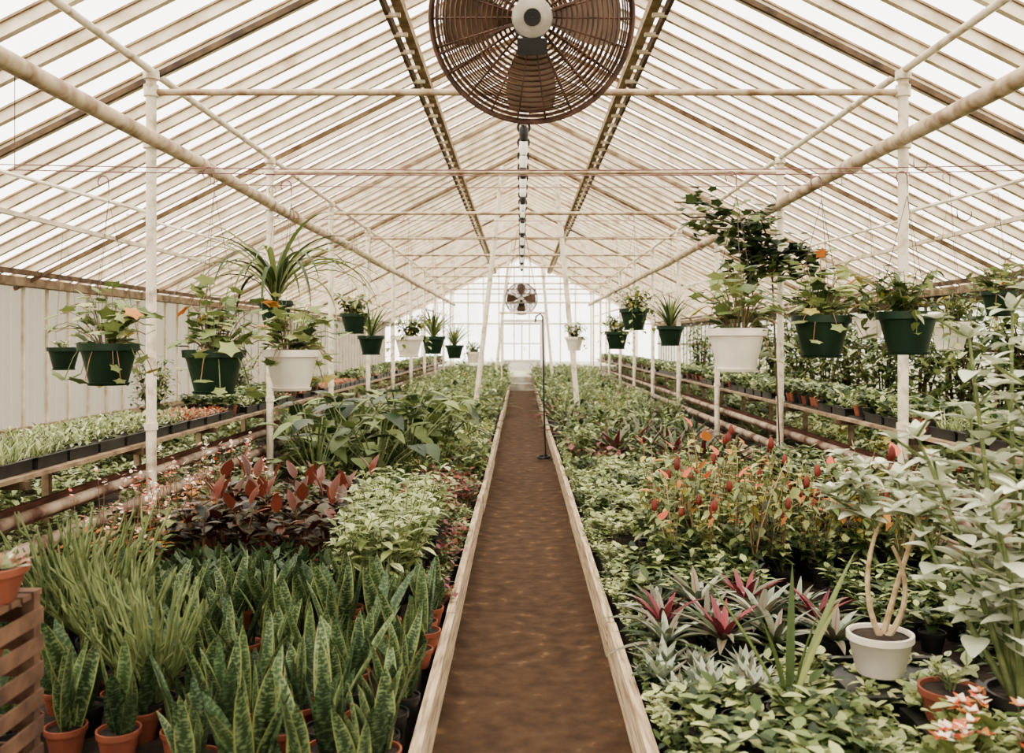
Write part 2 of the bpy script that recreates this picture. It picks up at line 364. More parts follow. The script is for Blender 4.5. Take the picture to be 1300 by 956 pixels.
def grassb(mb): rosette(mb,40,.5,.018,.5,1.45,1.1,'strap',['lf_mid','lf_light'],n=5)
def feath(mb):
    for k in range(16):
        a=U(0,6.28); s=U(.05,.25); z=U(.25,.5)
        q=qcurve((0,0,0),(s*.3*math.cos(a),s*.3*math.sin(a),z*.8),(s*math.cos(a),s*math.sin(a),z),5); tube(mb,q,.003,'stem_green',3,cap=False)
        for j in range(10):
            f=.2+.8*j/10; i=min(int(f*4),3); p=q[i]*(1-(f*4-i))+q[i+1]*(f*4-i)
            for sg in (-1,1): leaf(mb,p,a+sg*1.2,U(0,.5),.08*(1.1-f*.6),.016,.4,'ov',2,.1,pick(['lf_light','lf_mid']))
def redc(mb): bushy(mb,7,.24,.15,7,.09,.05,'ov',(0,1),.5,['lf_brown','lf_pink','lf_dark','lf_mid'],'stem_red')

TV=dict(carpet=T(carpet,4),carpetd=T(carpetd,4),carpetp=T(carpetp,3),greyb=T(greyb,4),greenb=T(greenb,4),yelb=T(yelb,3),grassb=T(grassb,3),feath=T(feath,3),redc=T(redc,3),redfol=T(redfol,3),bromd=T(bromd,3),big=T(bigleaf,2))
def meshes(fn,k,name): return [m.mesh(name) for m in variants(fn,k)]
BED=0.16
def bed(name,x0,x1,y0,y1,kinds,sp,sc=(.85,1.15),z=BED,grow=0.0):
    mb=MB(); y=y0
    while y<y1:
        x=x0+U(0,sp*.5)
        while x<x1:
            k=TV[pick(kinds)]; s=U(*sc)*(1+grow*(y-y0))
            mb.put(k[int(rng.integers(len(k)))],(x,y+U(-sp*.3,sp*.3),z),U(0,6.28),s,U(-.25,.25))
            x+=sp*U(.8,1.2)
        y+=sp
    return mb.build(name,True)
def place(name,ms,pts):
    for (x,y,z,s) in pts: obj(name,ms[int(rng.integers(len(ms)))],(x,y,z),U(0,6.28),s)
def rows(x0,x1,y0,y1,sp,sc=(.9,1.1),z=BED,keep=1.0):
    o=[]; y=y0
    while y<y1:
        x=x0
        while x<x1:
            if U(0,1)<keep: o.append((x+U(-.03,.03),y+U(-.03,.03),z,U(*sc)))
            x+=sp
        y+=sp
    return o

# ------------------------------------------------------------------ building shell
XW=5.35; HR=4.95; SL=0.5; EV=HR-SL*XW; Y0=-3.0; Y1=37.0
roofz=lambda x: HR-SL*abs(x)
mb=MB(); box(mb,(0,20,-0.16),(80,120,0.1),'grass_out'); mb.build('ground_outside')
mb=MB()
n=500; ys=np.linspace(Y0,Y1,n); xs=np.linspace(-.42,.42,15)
V=np.array([[x,y,0.004*math.sin(y*1.7+x*5)*math.cos(x*7)+0.02*(abs(x)/.42)**3+.003*math.sin(x*23+y*3.1)*math.sin(y*7.3-x*9)] for y in ys for x in xs]); mb.add(V,gridF(n,15),'path_dirt'); mb.build('floor',True)
for nm,sx in (('planting_bed_left',-1),('planting_bed_right',1)):
    mb=MB(); box(mb,(sx*(0.43+XW)/2,(Y0+Y1)/2,BED/2-0.05),(XW-0.43-.1,Y1-Y0-.1,BED+0.1),'soil'); mb.build(nm)
for sx,nm in ((-1,'trim_1'),(1,'trim_2')):
    mb=MB(); y=Y0
    while y<Y1-0.1:
        L=min(U(3.2,4.2),Y1-y); off=U(-.008,.008)
        box(mb,(sx*(0.41+off),y+L/2,0.095),(0.042,L-0.012,0.2),'curb_wood',rz=U(-.0015,.0015)); y+=L
    mb.build(nm)
mb=MB(); box(mb,(0,30.5,.12),(.8,.5,.24),'concrete'); box(mb,(0,31.6,.22),(.8,1.7,.44),'concrete'); mb.build('path_end_step')
mb=MB()
for sx in (-1,1):
    a,b=(0.0,HR),(sx*XW,EV)
    V=[(a[0],Y0,a[1]),(a[0],Y1,a[1]),(b[0],Y1,b[1]),(b[0],Y0,b[1])]; mb.add(V,[[0,1,2,3]] if sx<0 else [[3,2,1,0]],'roof_glass')
mb.build('ceiling')
mb=MB(); y=Y0+0.2
while y<Y1:
    for sx in (-1,1):
        dz=-0.05
        beam(mb,(sx*0.05,y,roofz(0.05)+dz),(sx*XW,y,roofz(XW)+dz),0.05,0.08,'bar_paint')
        beam(mb,(sx*0.05,y,roofz(0.05)-.008),(sx*XW,y,roofz(XW)-.008),0.085,0.014,'bar_wood')
    y+=0.485
mb.build('roof_glazing_bars')
mb=MB(); 
FR=[0.35,3.5,6.65,9.8,12.95,16.1,19.25,22.4,25.55,28.7,31.85,35.0]
for y in FR:
    for sx in (-1,1):
        beam(mb,(sx*0.05,y+.1,roofz(0.05)-.13),(sx*XW,y+.1,roofz(XW)-.13),0.03,0.04,'dark_wood' if y<8 else 'bar_wood')
mb.build('roof_rafters')
mb=MB()
box(mb,(0,(Y0+Y1)/2,HR-.14),(0.09,Y1-Y0-.1,0.2),'bar_paint')
for sx in (-1,1):
    box(mb,(sx*1.02,(Y0+Y1)/2,roofz(1.02)-.15),(0.08,Y1-Y0-.1,0.08),'bar_wood')
    box(mb,(sx*1.12,(Y0+Y1)/2,roofz(1.12)-.14),(0.03,Y1-Y0-.1,0.08),'dark_wood')
    yy=Y0+.4
    while yy<Y1: box(mb,(sx*1.07,yy,roofz(1.07)-.2),(.12,.04,.03),'bar_paint'); yy+=.485
mb.build('roof_ridge_beams')
mb=MB()
for sx in (-1,1):
    box(mb,(sx*(XW-.1),(Y0+Y1)/2,EV-.06),(0.16,Y1-Y0-.1,0.09),'bar_wood')
    box(mb,(sx*(XW-.28),(Y0+Y1)/2,EV+.02),(0.05,Y1-Y0-.1,0.05),'dark_wood')
    x=sx*4.3; box(mb,(x,(Y0+Y1)/2,roofz(x)-.13),(0.04,Y1-Y0-.1,0.04),'bar_paint')
mb.build('roof_eave_beams')
for sx,nm,mt in ((-1,'wall_left','wall_panel'),(1,'wall_right','wall_glass')):
    mb=MB(); x=sx*XW
    yy=np.arange(Y0,Y1+.01,0.08); off=0.012*np.cos(np.arange(len(yy))*pi)
    V=np.array([[x+o,y,z] for y,o in zip(yy,off) for z in (0.62,EV)]); mb.add(V,gridF(len(yy),2),mt)
    box(mb,(x+sx*.05,(Y0+Y1)/2,0.25),(0.12,Y1-Y0,0.76),'concrete')
    y=Y0
    while y<Y1: box(mb,(x-sx*.04,y,(EV+.6)/2),(0.03,0.035,EV-.6),'bar_paint' if sx<0 else 'bar_wood'); y+=0.5 if sx<0 else .62
    box(mb,(x-sx*.05,(Y0+Y1)/2,.66),(0.05,Y1-Y0,0.06),'bar_wood')
    if sx>0: box(mb,(x-.05,(Y0+Y1)/2,1.5),(0.05,Y1-Y0,0.06),'dark_wood'); box(mb,(x-.06,(Y0+Y1)/2,2.12),(0.06,Y1-Y0,0.14),'dark_wood')
    mb.build(nm)
for yy,nm in ((Y1,'wall_back'),(Y0,'wall_front')):
    mb=MB()
    for sx in (-1,1):
        mb.add([(0,yy,0.6),(sx*XW,yy,0.6),(sx*XW,yy,EV),(0,yy,HR)],[[0,1,2,3]],'gable_glass')
    box(mb,(-3.05,yy,.25),(4.6,.15,.76),'concrete'); box(mb,(3.05,yy,.25),(4.6,.15,.76),'concrete')
    s=-1 if yy>0 else 1
    x=-5.1
    while x<5.2:
        box(mb,(x,yy+s*.05,(roofz(x)+.6)/2),(0.045,0.05,roofz(x)-.6),'bar_paint'); x+=0.6
    for z in (EV,3.1): 
        w=min(XW,(HR-z)/SL); box(mb,(0,yy+s*.07,z),(2*w,0.06,0.07),'bar_paint')
    mb.build(nm)
mb=MB()
for x in (-.75,.75): box(mb,(x,Y1-.12,1.35),(.09,.1,2.0),'white_plastic')
box(mb,(0,Y1-.12,2.38),(1.6,.1,.1),'white_plastic'); box(mb,(0,Y1-.1,1.45),(.06,.06,1.8),'white_plastic')
for z in (.85,1.5): box(mb,(0,Y1-.1,z),(1.42,.05,.06),'white_plastic')
box(mb,(0,Y1-.08,.65),(1.42,.03,.42),'white_plastic'); box(mb,(0.1,Y1-.16,1.3),(.03,.04,.14),'wire_dark')
mb.build('door_1')

# ------------------------------------------------------------------ posts and pipes
PX=2.645
for y in FR:
    for sx in (-1,1):
        mb=MB(); x=0
        tube(mb,[(0,0,BED-.05),(0,0,3.5)],0.036,'post_paint',12)
        for z,r,h in ((0.22,.07,.05),(3.0,.055,.09),(3.36,.052,.08),(3.47,.055,.06),(1.0,.046,.05)):
            lathe(mb,(0,0,z),[(.03,-h/2),(r,-h/2),(r,h/2),(.03,h/2)],'post_paint',12)
        tube(mb,[(0,0.03,2.5),(sx*1.5,0.03,2.92)],0.016,'post_paint',6)
        mb.build('support_post',True,(sx*PX,y,0))
    mb=MB()
    tube(mb,[(-PX,y,3.35),(PX,y,3.35)],0.024,'pipe_paint',8)
    mb.build('cross_tie_pipe',True)
for sx in (-1,1):
    mb=MB(); tube(mb,[(sx*(PX-.05),yy,3.0+.01*math.sin(yy)) for yy in np.arange(Y0+.2,Y1-.1,.8)],0.052,'pipe_paint',12)
    for yy in np.arange(Y0+1,Y1-1,3.15): tube(mb,[(sx*(PX-.05),yy,3.0),(sx*(PX-.05),yy+.14,3.0)],.066,'pipe_paint',12)
    mb.build('overhead_pipe',True)
    mb=MB(); tube(mb,[(sx*PX,Y0+.1,3.5),(sx*PX,Y1-.1,3.5)],0.026,'post_paint',8); mb.build('purlin_pipe',True)
for yy in (16.1,28.7):
    for sx,a,b in ((-1,-.35,-.85),(1,.55,.95)):
        mb=MB(); tube(mb,[(a,yy,roofz(a)-.2),(b,yy,BED)],.045,'post_paint',8); mb.build('ridge_strut',True)
for sx in (-1,1):
    for (xx,z,r,mt) in ((2.78,.44,.045,'rust_pipe'),(2.95,.34,.045,'rust_pipe'),(2.8,.62,.035,'rust_pipe')):
        mb=MB(); tube(mb,[(sx*xx,yy,z) for yy in (Y0+.3,10,22,36)],r,mt,10); mb.build('heating_pipe',True)
    mb=MB(); box(mb,(sx*3.08,16,.54),(.04,37,.13),'rust_board'); box(mb,(sx*2.72,16,.26),(.035,37,.12),'curb_wood'); mb.build('side_bench_board')

# ------------------------------------------------------------------ shelves with seedling trays
def trayshell(mb,w=.56,l=.36,h=.065):
    for c,s in (((0,0,.006),(w,l,.012)),((-w/2,0,h/2),(.012,l,h)),((w/2,0,h/2),(.012,l,h)),((0,-l/2,h/2),(w,.012,h)),((0,l/2,h/2),(w,.012,h)),
                ((-w/2,0,h),(.03,l+.03,.008)),((w/2,0,h),(.03,l+.03,.008)),((0,-l/2,h),(w+.03,.03,.008)),((0,l/2,h),(w+.03,.03,.008))): box(mb,c,s,'tray_plastic')
    box(mb,(0,0,.035),(w-.02,l-.02,.04),'soil')
def tray(mb,kind):
    w,l=.56,.36; trayshell(mb)
    for i in range(7):
        for j in range(5):
            x=-w/2+.045+i*.078; y=-l/2+.04+j*.07
            if kind=='grass':
                for k in range(11): leaf(mb,(x+U(-.03,.03),y+U(-.03,.03),.055),U(0,6.3),U(.7,1.5),U(.08,.19),.009,.7,'strap',2,.2,pick(['lf_fluff','lf_light','lf_pale','lf_mid']))
            elif kind=='fluff':
                for k in range(14): leaf(mb,(x+U(-.03,.03),y+U(-.03,.03),.055+U(0,.1)),U(0,6.3),U(.0,1.2),U(.03,.055),.022,.3,'ov',2,.2,pick(['lf_fluff','lf_light','lf_grey','lf_mid']))
            elif kind=='brown':
                for k in range(10): leaf(mb,(x+U(-.02,.02),y+U(-.02,.02),.055+U(0,.03)),U(0,6.3),U(.0,1.2),U(.03,.05),.02,.3,'ov',2,.2,pick(['lf_brown','lf_coral','lf_brown','lf_fluff']))
            else:
                for k in range(9): leaf(mb,(x+U(-.03,.03),y+U(-.03,.03),.055+U(0,.13)),U(0,6.3),U(.0,1.),U(.05,.09),.045,.4,'heart',3,.2,pick(['lf_mid','lf_light','lf_dark']))
def potrow(mb):
    box(mb,(0,0,.008),(.56,.36,.016),'tray_plastic')
    for i in range(4):
        for j in range(3):
            c=(-.2+i*.135,-.12+j*.12); pot(mb,.055,.085,pick(['pot_terra','pot_black','pot_black','pot_terra']),.016,c,12)
            bushy(mb,5,.14,.07,5,.08,.055,'heart',(-.1,.8),.5,['lf_mid','lf_light','lf_dark'],z0=.09,c=c,sr=.002)
TR={}
for kd in ('grass','fluff','brown','leafy'):
    TR[kd]=meshes(lambda m:tray(m,kd),2,'seedling_tray')
TR['pots']=meshes(potrow,2,'small_potted_plants_tray')
for sx,zs in ((-1,.88),(1,.95)):
    mb=MB()
    for k in range(5): box(mb,(sx*(2.78+k*.145),17,zs-.02),(.12,36,.025),'bar_wood')
    for yy in np.arange(0.35,35,1.575):
        box(mb,(sx*3.06,yy,zs-.055),(.74,.05,.045),'dark_wood'); box(mb,(sx*3.38,yy,(zs-.08+BED)/2),(.05,.05,zs-.08-BED),'bar_wood')
    mb.build('plant_shelf')
    y=1.0; i=0
    while y<34:
        if sx<0: kd='grass' if y<5.9 else ('fluff' if y<7.8 else ('brown' if y<9 else pick(['fluff','leafy','brown','pots'])))
        else: kd=pick(['grass','leafy']) if y<6.6 else pick(['leafy','pots','pots','fluff'])
        ms=TR[kd]
        o=obj('small_potted_plants_tray' if kd=='pots' else 'seedling_tray',ms[i%2],(sx*3.06,y,zs-.006),U(-.03,.03)+(pi if i%3 else 0)); i+=1
        y+=.41

# ------------------------------------------------------------------ beds
place('snake_plant',meshes(snake,9,'snake_plant'),[p for p in rows(-1.81,-.5,2.9,4.75,.185,(.8,1.1)) if not (p[0]<-1.15 and p[1]<3.1)])
place('snake_plant',meshes(lambda m:snake(m,True),2,'snake_plant'),rows(-2.4,-2.0,4.3,5.0,.22))
place('pencil_cactus',meshes(pencil,2,'pencil_cactus'),[(-1.65,3.8,BED,1.05),(-1.9,4.15,BED,1.15),(-1.4,3.5,BED,1.0),(-2.15,4.4,BED,1.1)])
place('dwarf_sansevieria',meshes(sdark,3,'dwarf_sansevieria'),rows(-2.0,-1.0,4.9,5.7,.17))
place('variegated_shrub',meshes(varieg,4,'variegated_shrub'),rows(-.96,-.5,4.95,6.8,.25,(.95,1.15)))
place('burgundy_rubber_plant',meshes(burg,6,'burgundy_rubber_plant'),rows(-2.0,-1.0,5.75,7.0,.26,(.95,1.2)))
place('flowering_begonia',meshes(begon,4,'flowering_begonia'),rows(-2.5,-2.1,5.3,7.6,.26,(.9,1.25))+rows(-2.1,-1.9,7.1,7.7,.26))
bed('edging_plants',-.56,-.46,4.8,13,['carpetd','carpet','redc'],.15,(.5,.7))
bed('edging_plants',.47,.57,2.8,13,['carpetd','carpet','carpetp'],.15,(.45,.65))
bed('red_foliage_plants',-1.0,-.5,6.9,8.9,['redfol','redfol','redc','carpetd'],.24,(.85,1.1))
bed('leafy_bedding_plants',-2.5,-1.0,7.0,8.3,['carpetd','greenb','redc','carpetp'],.25)
mb=MB()
for x,y,s in ((-1.9,8.6,1),(-1.4,8.9,1.1),(-1.2,9.6,1),(-1.8,9.5,1.1)): mb.put(TV['big'][0 if s==1 else 1],(x,y,BED),U(0,6),s)
mb.build('large_round_leaf_plant',True)
bed('leafy_bedding_plants',-1.0,-.5,8.9,13,['carpetd','greenb','redc','feath','yelb'],.28,(.8,1.1))
bed('leafy_bedding_plants',-2.5,-1.0,10,13,['greenb','feath','big','yelb'],.36,(.9,1.2))
bed('tall_foliage_plants',-2.5,-.5,13,36,['greenb','feath','grassb','greenb','yelb'],.4,(1.0,1.5),grow=0.01)
bed('grey_foliage_plants',-5.0,-3.5,4.5,12,['greyb','carpet','greyb','greenb'],.34,(.9,1.2))
bed('foliage_under_shelf',-3.4,-2.9,4.0,12,['greyb','carpet'],.34,(.8,1.0))
bed('foliage_by_wall',-4.9,-3.5,12,36,['greenb','feath','grassb','yelb'],.5,(1.1,1.6))
# right inner bed
place('grey_agave',meshes(agave,3,'grey_agave'),rows(.55,.95,3.7,4.1,.17,(.85,1.1)))
place('small_nursery_plant',meshes(smallpot,4,'small_nursery_plant'),rows(.58,1.15,2.8,3.6,.16)+rows(.58,1.25,5.0,5.7,.15)+rows(1.7,2.4,4.4,5.3,.16)+rows(2.0,2.5,6.5,8.2,.17,z=.49))
bm=meshes(brom,3,'red_bromeliad'); bm2=meshes(brom2,3,'grey_bromeliad')
pts=rows(.6,1.6,4.2,4.95,.25,(.9,1.15))
place('red_bromeliad',bm,pts[1::3]); place('grey_bromeliad',bm2,pts[0::3]+pts[2::3])
bed('low_green_ground_cover',1.05,1.75,3.0,4.1,['carpet','carpetp'],.19,(.7,.9))
place('red_anthurium',meshes(anth,8,'red_anthurium'),[p for p in rows(.62,2.45,5.5,7.4,.22,(.85,1.2),keep=.92) if p[0]>.6+.25*(p[1]-5.5) and not (p[0]>1.9 and p[1]>6.35)])
mb=MB()
for k in range(3): box(mb,(2.05+k*.2,7.35,.475),(.185,2.0,.03),'curb_wood')
for yy in (6.5,7.4,8.2):
    box(mb,(2.25,yy,.44),(.6,.06,.04),'bar_wood')
    for xx in (2.0,2.5): box(mb,(xx,yy,(.42+BED)/2),(.05,.05,.42-BED),'bar_wood')
mb.build('low_bench')
bed('green_seedling_carpet',.56,1.9,6.6,10.6,['carpet','carpetp','carpetd','carpet'],.25,(.9,1.25))
bed('leafy_bedding_plants',1.9,2.5,8.5,10.6,['carpetd','greenb','yelb'],.34,(.7,.95))
bed('spiky_bromeliad_plants',.6,2.4,10.8,14.5,['bromd','redc','bromd','greenb'],.36,(.9,1.25))
bed('tall_foliage_plants',.55,2.5,14.5,36,['greenb','feath','yelb','greenb','bromd'],.4,(1.0,1.4),grow=0.008)
bed('foliage_by_wall',3.5,4.9,4.5,14,['greenb','greyb','carpetd','yelb'],.4,(1.1,1.7))
bed('foliage_under_shelf',2.9,3.4,4.0,12,['greyb','carpetd'],.36,(.8,1.0))
bed('foliage_by_wall',3.5,4.9,14,36,['greenb','feath','grassb'],.5,(1.2,1.7))
bed('leafy_bedding_plants',1.9,2.5,3.6,4.4,['carpetd','greenb'],.28,(.8,1.0))
def shrub(mb):
    for k in range(7):
        a=U(0,6.3); s=U(.1,.5)
        q=qcurve((0,0,0),(s*.3*math.cos(a),s*.3*math.sin(a),1.0),(s*math.cos(a),s*math.sin(a),U(1.5,2.0)),6); tube(mb,q,[.02,.018,.015,.012,.008,.004],'bark_dark',5,cap=False)
        for j in range(110):
            f=U(.2,1)*5; i=min(int(f),4); p=q[i]*(1-f+i)+q[i+1]*(f-i)+rng.normal(0,.13,3)
            leaf(mb,p,U(0,6.3),U(-.5,.7),U(.1,.18),U(.05,.09),.6,'ov',3,.2,pick(['lf_mid','lf_dark','lf_mid','lf_light']))
place('wall_shrub',meshes(shrub,3,'wall_shrub'),[(4.55,y,BED,U(.85,.98)) for y in (6.6,7.4,8.2,9.1,10.0,11,12,13.0,14.3,15.6,17,19,21,24)]+[(-4.7,y,BED,.6) for y in (12,16,20)])

# ------------------------------------------------------------------ hanging planters
def hanging(px,ytop,w,col,plant,hookz=None,R=.15,hook='wire_pink'):
    d=F_PX*2*R/w; p=P(px,ytop,d); hz=(hookz if hookz else 2.47)-p[2]
    mb=MB(); h=R*1.35; m='pot_'+col
    lathe(mb,(0,0,-h),[(.001,0),(R*.5,0),(R*.62,.0),(R*.64,h*.05),(R*.86,h*.72),(R*.9,h*.8),(R,h*.82),(R*1.02,h),(R*.95,h),(R*.92,h*.9)],m,28)
    lathe(mb,(0,0,-h),[(R*.92,h*.88),(R*.5,h*.9),(.001,h*.92)],'soil',20)
    lathe(mb,(0,0,-h-.012),[(.001,0),(R*.66,0),(R*.7,.014),(R*.6,.016)],m,24)
    top=np.array([0,0,max(hz-.14,.3)])
    for k in range(3):
        a=k*2*pi/3+.5; tube(mb,[(R*math.cos(a),R*math.sin(a),-.01),top],.0015,'wire_dark',4,cap=False)
    t=np.linspace(-pi*.1,pi*1.25,10); hk=[top,top+(0,0,.07)]+[top+np.array([-.028+.028*math.cos(s),0,.09+.03*math.sin(s)]) for s in t]
    tube(mb,hk,.0035,hook,5)
    if plant=='geran':
        for k in range(50):
            a=U(0,6.3); s=U(.03,.25); z=U(.04,.38)*(1-.5*s/.25) if U(0,1)<.84 else U(-.2,0)
            if z<.02: s=U(.17,.23)
            q=qcurve((.04*math.cos(a),.04*math.sin(a),-.02),(s*.6*math.cos(a),s*.6*math.sin(a),max(z,.03)+.06),(s*math.cos(a),s*math.sin(a),z),5); tube(mb,q,.0025,pick(['stem_green','stem_red']),4,cap=False)
            lobed(mb,q[-1],a+U(-.8,.8),U(-.8,.8),U(.034,.06),5,pick(['lf_mid','lf_light','lf_yellow','lf_light','lf_mid','lf_orange'] if U(0,1)<.25 else ['lf_mid','lf_light','lf_light']),depth=.45)
            lobed(mb,q[2],a+U(-2,2),U(-.5,.6),U(.03,.045),5,pick(['lf_mid','lf_mid','lf_light']),depth=.45)
        for k in range(20):
            a=U(0,6.3); s=U(0,.15); lobed(mb,(s*math.cos(a),s*math.sin(a),U(0,.13)),a,U(-.2,.8),U(.035,.055),5,pick(['lf_dark','lf_mid','lf_mid']),depth=.4)
    elif plant=='strap':
        rosette(mb,38,.5,.024,.85,1.5,.9,'strap',['lf_mid','lf_light','lf_dark'],z0=-.02,n=7,fold=.4,shr=.1)
    elif plant=='strapbig':
        rosette(mb,40,1.15,.042,1.2,1.56,2.4,'strap',['lf_mid','lf_light','lf_dark'],z0=-.02,n=14,fold=.4,shr=.0)
    elif plant=='trail':
        bushy(mb,20,.3,.26,8,.09,.055,'heart',(-.6,.5),.6,['lf_mid','lf_light','lf_mid','lf_mid','lf_dark','lf_yellow'],z0=-.02,tmin=.1)
        for k in range(5):
            a=U(0,6.3); q=qcurve((.1*math.cos(a),.1*math.sin(a),0),(.24*math.cos(a),.24*math.sin(a),.04),(.2*math.cos(a),.2*math.sin(a),-U(.1,.25)),6); tube(mb,q,.002,'stem_green',3,cap=False)
            for pp in q[1:]: leaf(mb,pp,U(0,6.3),U(-.8,.2),.06,.045,.4,'heart',3,.2,pick(['lf_mid','lf_light']))
    elif plant=='low': bushy(mb,8,.1,.14,5,.05,.03,'ov',(0,.8),.4,['lf_mid','lf_light'],z0=-.02)
    mb.build('hanging_planter',True,tuple(p))
    return p
HP=[(138,436,74,'green','geran',None),(272,444,78,'green','geran',None),(370,444,72,'white','geran',None),
 (350,382,46,'green','strapbig',2.9),(81,441,40,'green','low',2.9),(450,398,36,'green','trail',2.9),(471,426,34,'green','strap',2.9),
 (519,427,37,'white','trail',2.9),(550,427,31,'green','strap',2.9),(577,438,24,'green','strap',2.9),(601,447,19,'white','trail',2.9),
 (935,417,76,'white','geran',None),(1043,401,74,'green','geran',None),(1152,396,76,'green','trail',None),(1206,409,50,'white','trail',2.9),
 (1104,399,42,'white','trail',2.9),(805,392,38,'green','trail',2.9),(851,414,35,'green','strap',2.9),(783,421,31,'green','trail',2.9),(729,428,24,'white','trail',2.9),(1268,370,44,'green','geran',2.9)]
for a in HP: hanging(*a[:5],hookz=a[5])
def wire(y,z,nm='hanging_wire'):
    mb=MB(); t=np.linspace(-1,1,15); tube(mb,[(x*PX,y,z-.03*(1-x*x)) for x in t],.003,'wire_pink',4)
    for sx in (-1,1): tube(mb,[(sx*(PX-.03),y,z),(sx*(PX-.03),y,3.0)],.003,'wire_dark',4)
    mb.build(nm)
for y,z in ((4.65,2.47),(4.8,2.47),(7.83,2.9),(10.0,2.9),(11.6,2.9)): wire(y,z)
for px,d,z1 in ((1215,5.2,2.25),(1160,5.6,2.6),(1268,5.9,2.1)):
    x=P(px,0,d)[0]; mb=MB(); zt=roofz(x)-.1
    q=[(0,0,zt-z1),(0,0,.1)]+[(.04-.04*math.cos(s),0,-.04*math.sin(s)+.05) for s in np.linspace(0,pi*1.1,9)]
    tube(mb,q,.0035,'wire_dark',5); mb.build('ceiling_hook',True,(x,d,z1))

# ------------------------------------------------------------------ fans
def fan(loc,D=.9,tilt=-.3):
    mb=MB(); R=D/2
    for sgn,dep in ((-1,.13),(1,.13)):
        for k in range(1,18):
            f=.14+.86*k/17
            y=sgn*dep*(1-(max(0,(f-.62)/.38))**2*.85)
            tube(mb,circle((0,y,0),R*f,56),.0045 if k<17 else .009,'fan_wire',4,closed=True)
        for k in range(22):
            a=k*2*pi/22; pts=[]
            for f in np.linspace(.12,1,9):
                y=sgn*dep*(1-(max(0,(f-.62)/.38))**2*.85); pts.append((R*f*math.cos(a),y,R*f*math.sin(a)))
            tube(mb,pts,.004,'fan_wire',4,cap=False)
    for y in (-.03,0,.03): tube(mb,circle((0,y,0),R*1.01,64),.009,'fan_wire',6,closed=True)
    lathe(mb,(0,0,0),[(.001,-.21),(.05,-.21),(.085,-.19),(.09,-.15),(.09,.02),(.001,.02)],'fan_motor',24,axis=1)
    lathe(mb,(0,0,0),[(.001,-.225),(.035,-.225),(.04,-.2)],'black_rubber',14,axis=1)
    lathe(mb,(0,0,0),[(.06,.02),(.065,.09),(.04,.11),(.001,.11)],'black_rubber',16,axis=1)
    box(mb,(.0,-.17,-.12),(.13,.1,.07),'black_rubber')
    for a in (.35,.35+pi):
        beam(mb,(.08*math.cos(a),-.15,.08*math.sin(a)),(R*.98*math.cos(a),-.05,R*.98*math.sin(a)),.03,.01,'fan_wire')
    for k in range(4):
        a0=k*pi/2+.0; rs=np.linspace(.06,R*.9,8); V=[]
        for i,r in enumerate(rs):
            half=.26+.16*math.sin(pi*i/7)
            for j in np.linspace(-1,1,6):
                a=a0+j*half; V.append((r*math.cos(a),.06+j*.045*(1-.3*i/7),r*math.sin(a)))
        mb.add(V,gridF(8,6),'fan_blade')
    V=np.vstack(mb.V); c,s=math.cos(tilt),math.sin(tilt)
    mb.V=[np.stack([V[:,0],V[:,1]*c+V[:,2]*s,-V[:,1]*s+V[:,2]*c],1)]
    up=HR-.24-loc[2]
    for sx in (-1,1): tube(mb,[(sx*R*.9,0,R*.45),(sx*.1,0,up)],.012,'fan_wire',6)
    tube(mb,qcurve((0,-.12,.08),(.1,-.1,.5),(.03,.3,up),8),.008,'black_rubber',5)
    mb.build('ceiling_fan',True,loc)
fan((0.004,4.25,3.05))
fan((-.03,26.5,2.78))
mb=MB(); ys=np.arange(4.6,23,.08); fx=-.02
tube(mb,[(fx+.01*math.sin(y*3),y,3.46-.05*abs(math.sin(y*pi/.62))) for y in ys],.012,'black_rubber',5)
tube(mb,[(fx,4.4,3.52),(fx,23,3.52)],.004,'wire_dark',4)
i=0
for y in np.arange(4.9,23,.62):
    i+=1
    lathe(mb,(fx,y,3.36),[(.001,-.07),(.03,-.065),(.04,-.02),(.04,.03),(.025,.06),(.001,.065)],'white_plastic' if i%3 else 'black_rubber',10)
    tube(mb,circle((fx,y+.05,3.42),.05,14),.011,'black_rubber',5,closed=True)
    tube(mb,[(fx,y,3.4),(fx,y,3.53)],.006,'wire_dark',4)
for y in np.arange(4.9,23,3.1): tube(mb,[(fx,y,3.52),(fx,y,HR-.2)],.004,'wire_dark',4)
mb.build('festoon_power_cable',True)
mb=MB()
tube(mb,[(.29,12.7,.03),(.27,12.7,.6),(.26,12.7,1.3),(.25,12.7,1.92),(.22,12.7,1.97),(.16,12.7,1.93),(.15,12.7,1.85)],.012,'black_rubber',7)
tube(mb,[(.30+.08*math.cos(t)-.04,12.6+.14*math.sin(t),.04+.012*t/6) for t in np.linspace(0,14,40)],.012,'black_rubber',6)
mb.build('watering_hose_stand',True)
mb=MB()
for x in (-.55,.55): tube(mb,[(x,25,0.1),(x,25,2.35)],.02,'post_paint',6)
tube(mb,[(-.6,25,2.35),(.6,25,2.35)],.035,'bar_paint',6); tube(mb,[(-.55,25,2.15),(.55,25,2.15)],.02,'post_paint',6)
mb.build('path_arch_frame',True)

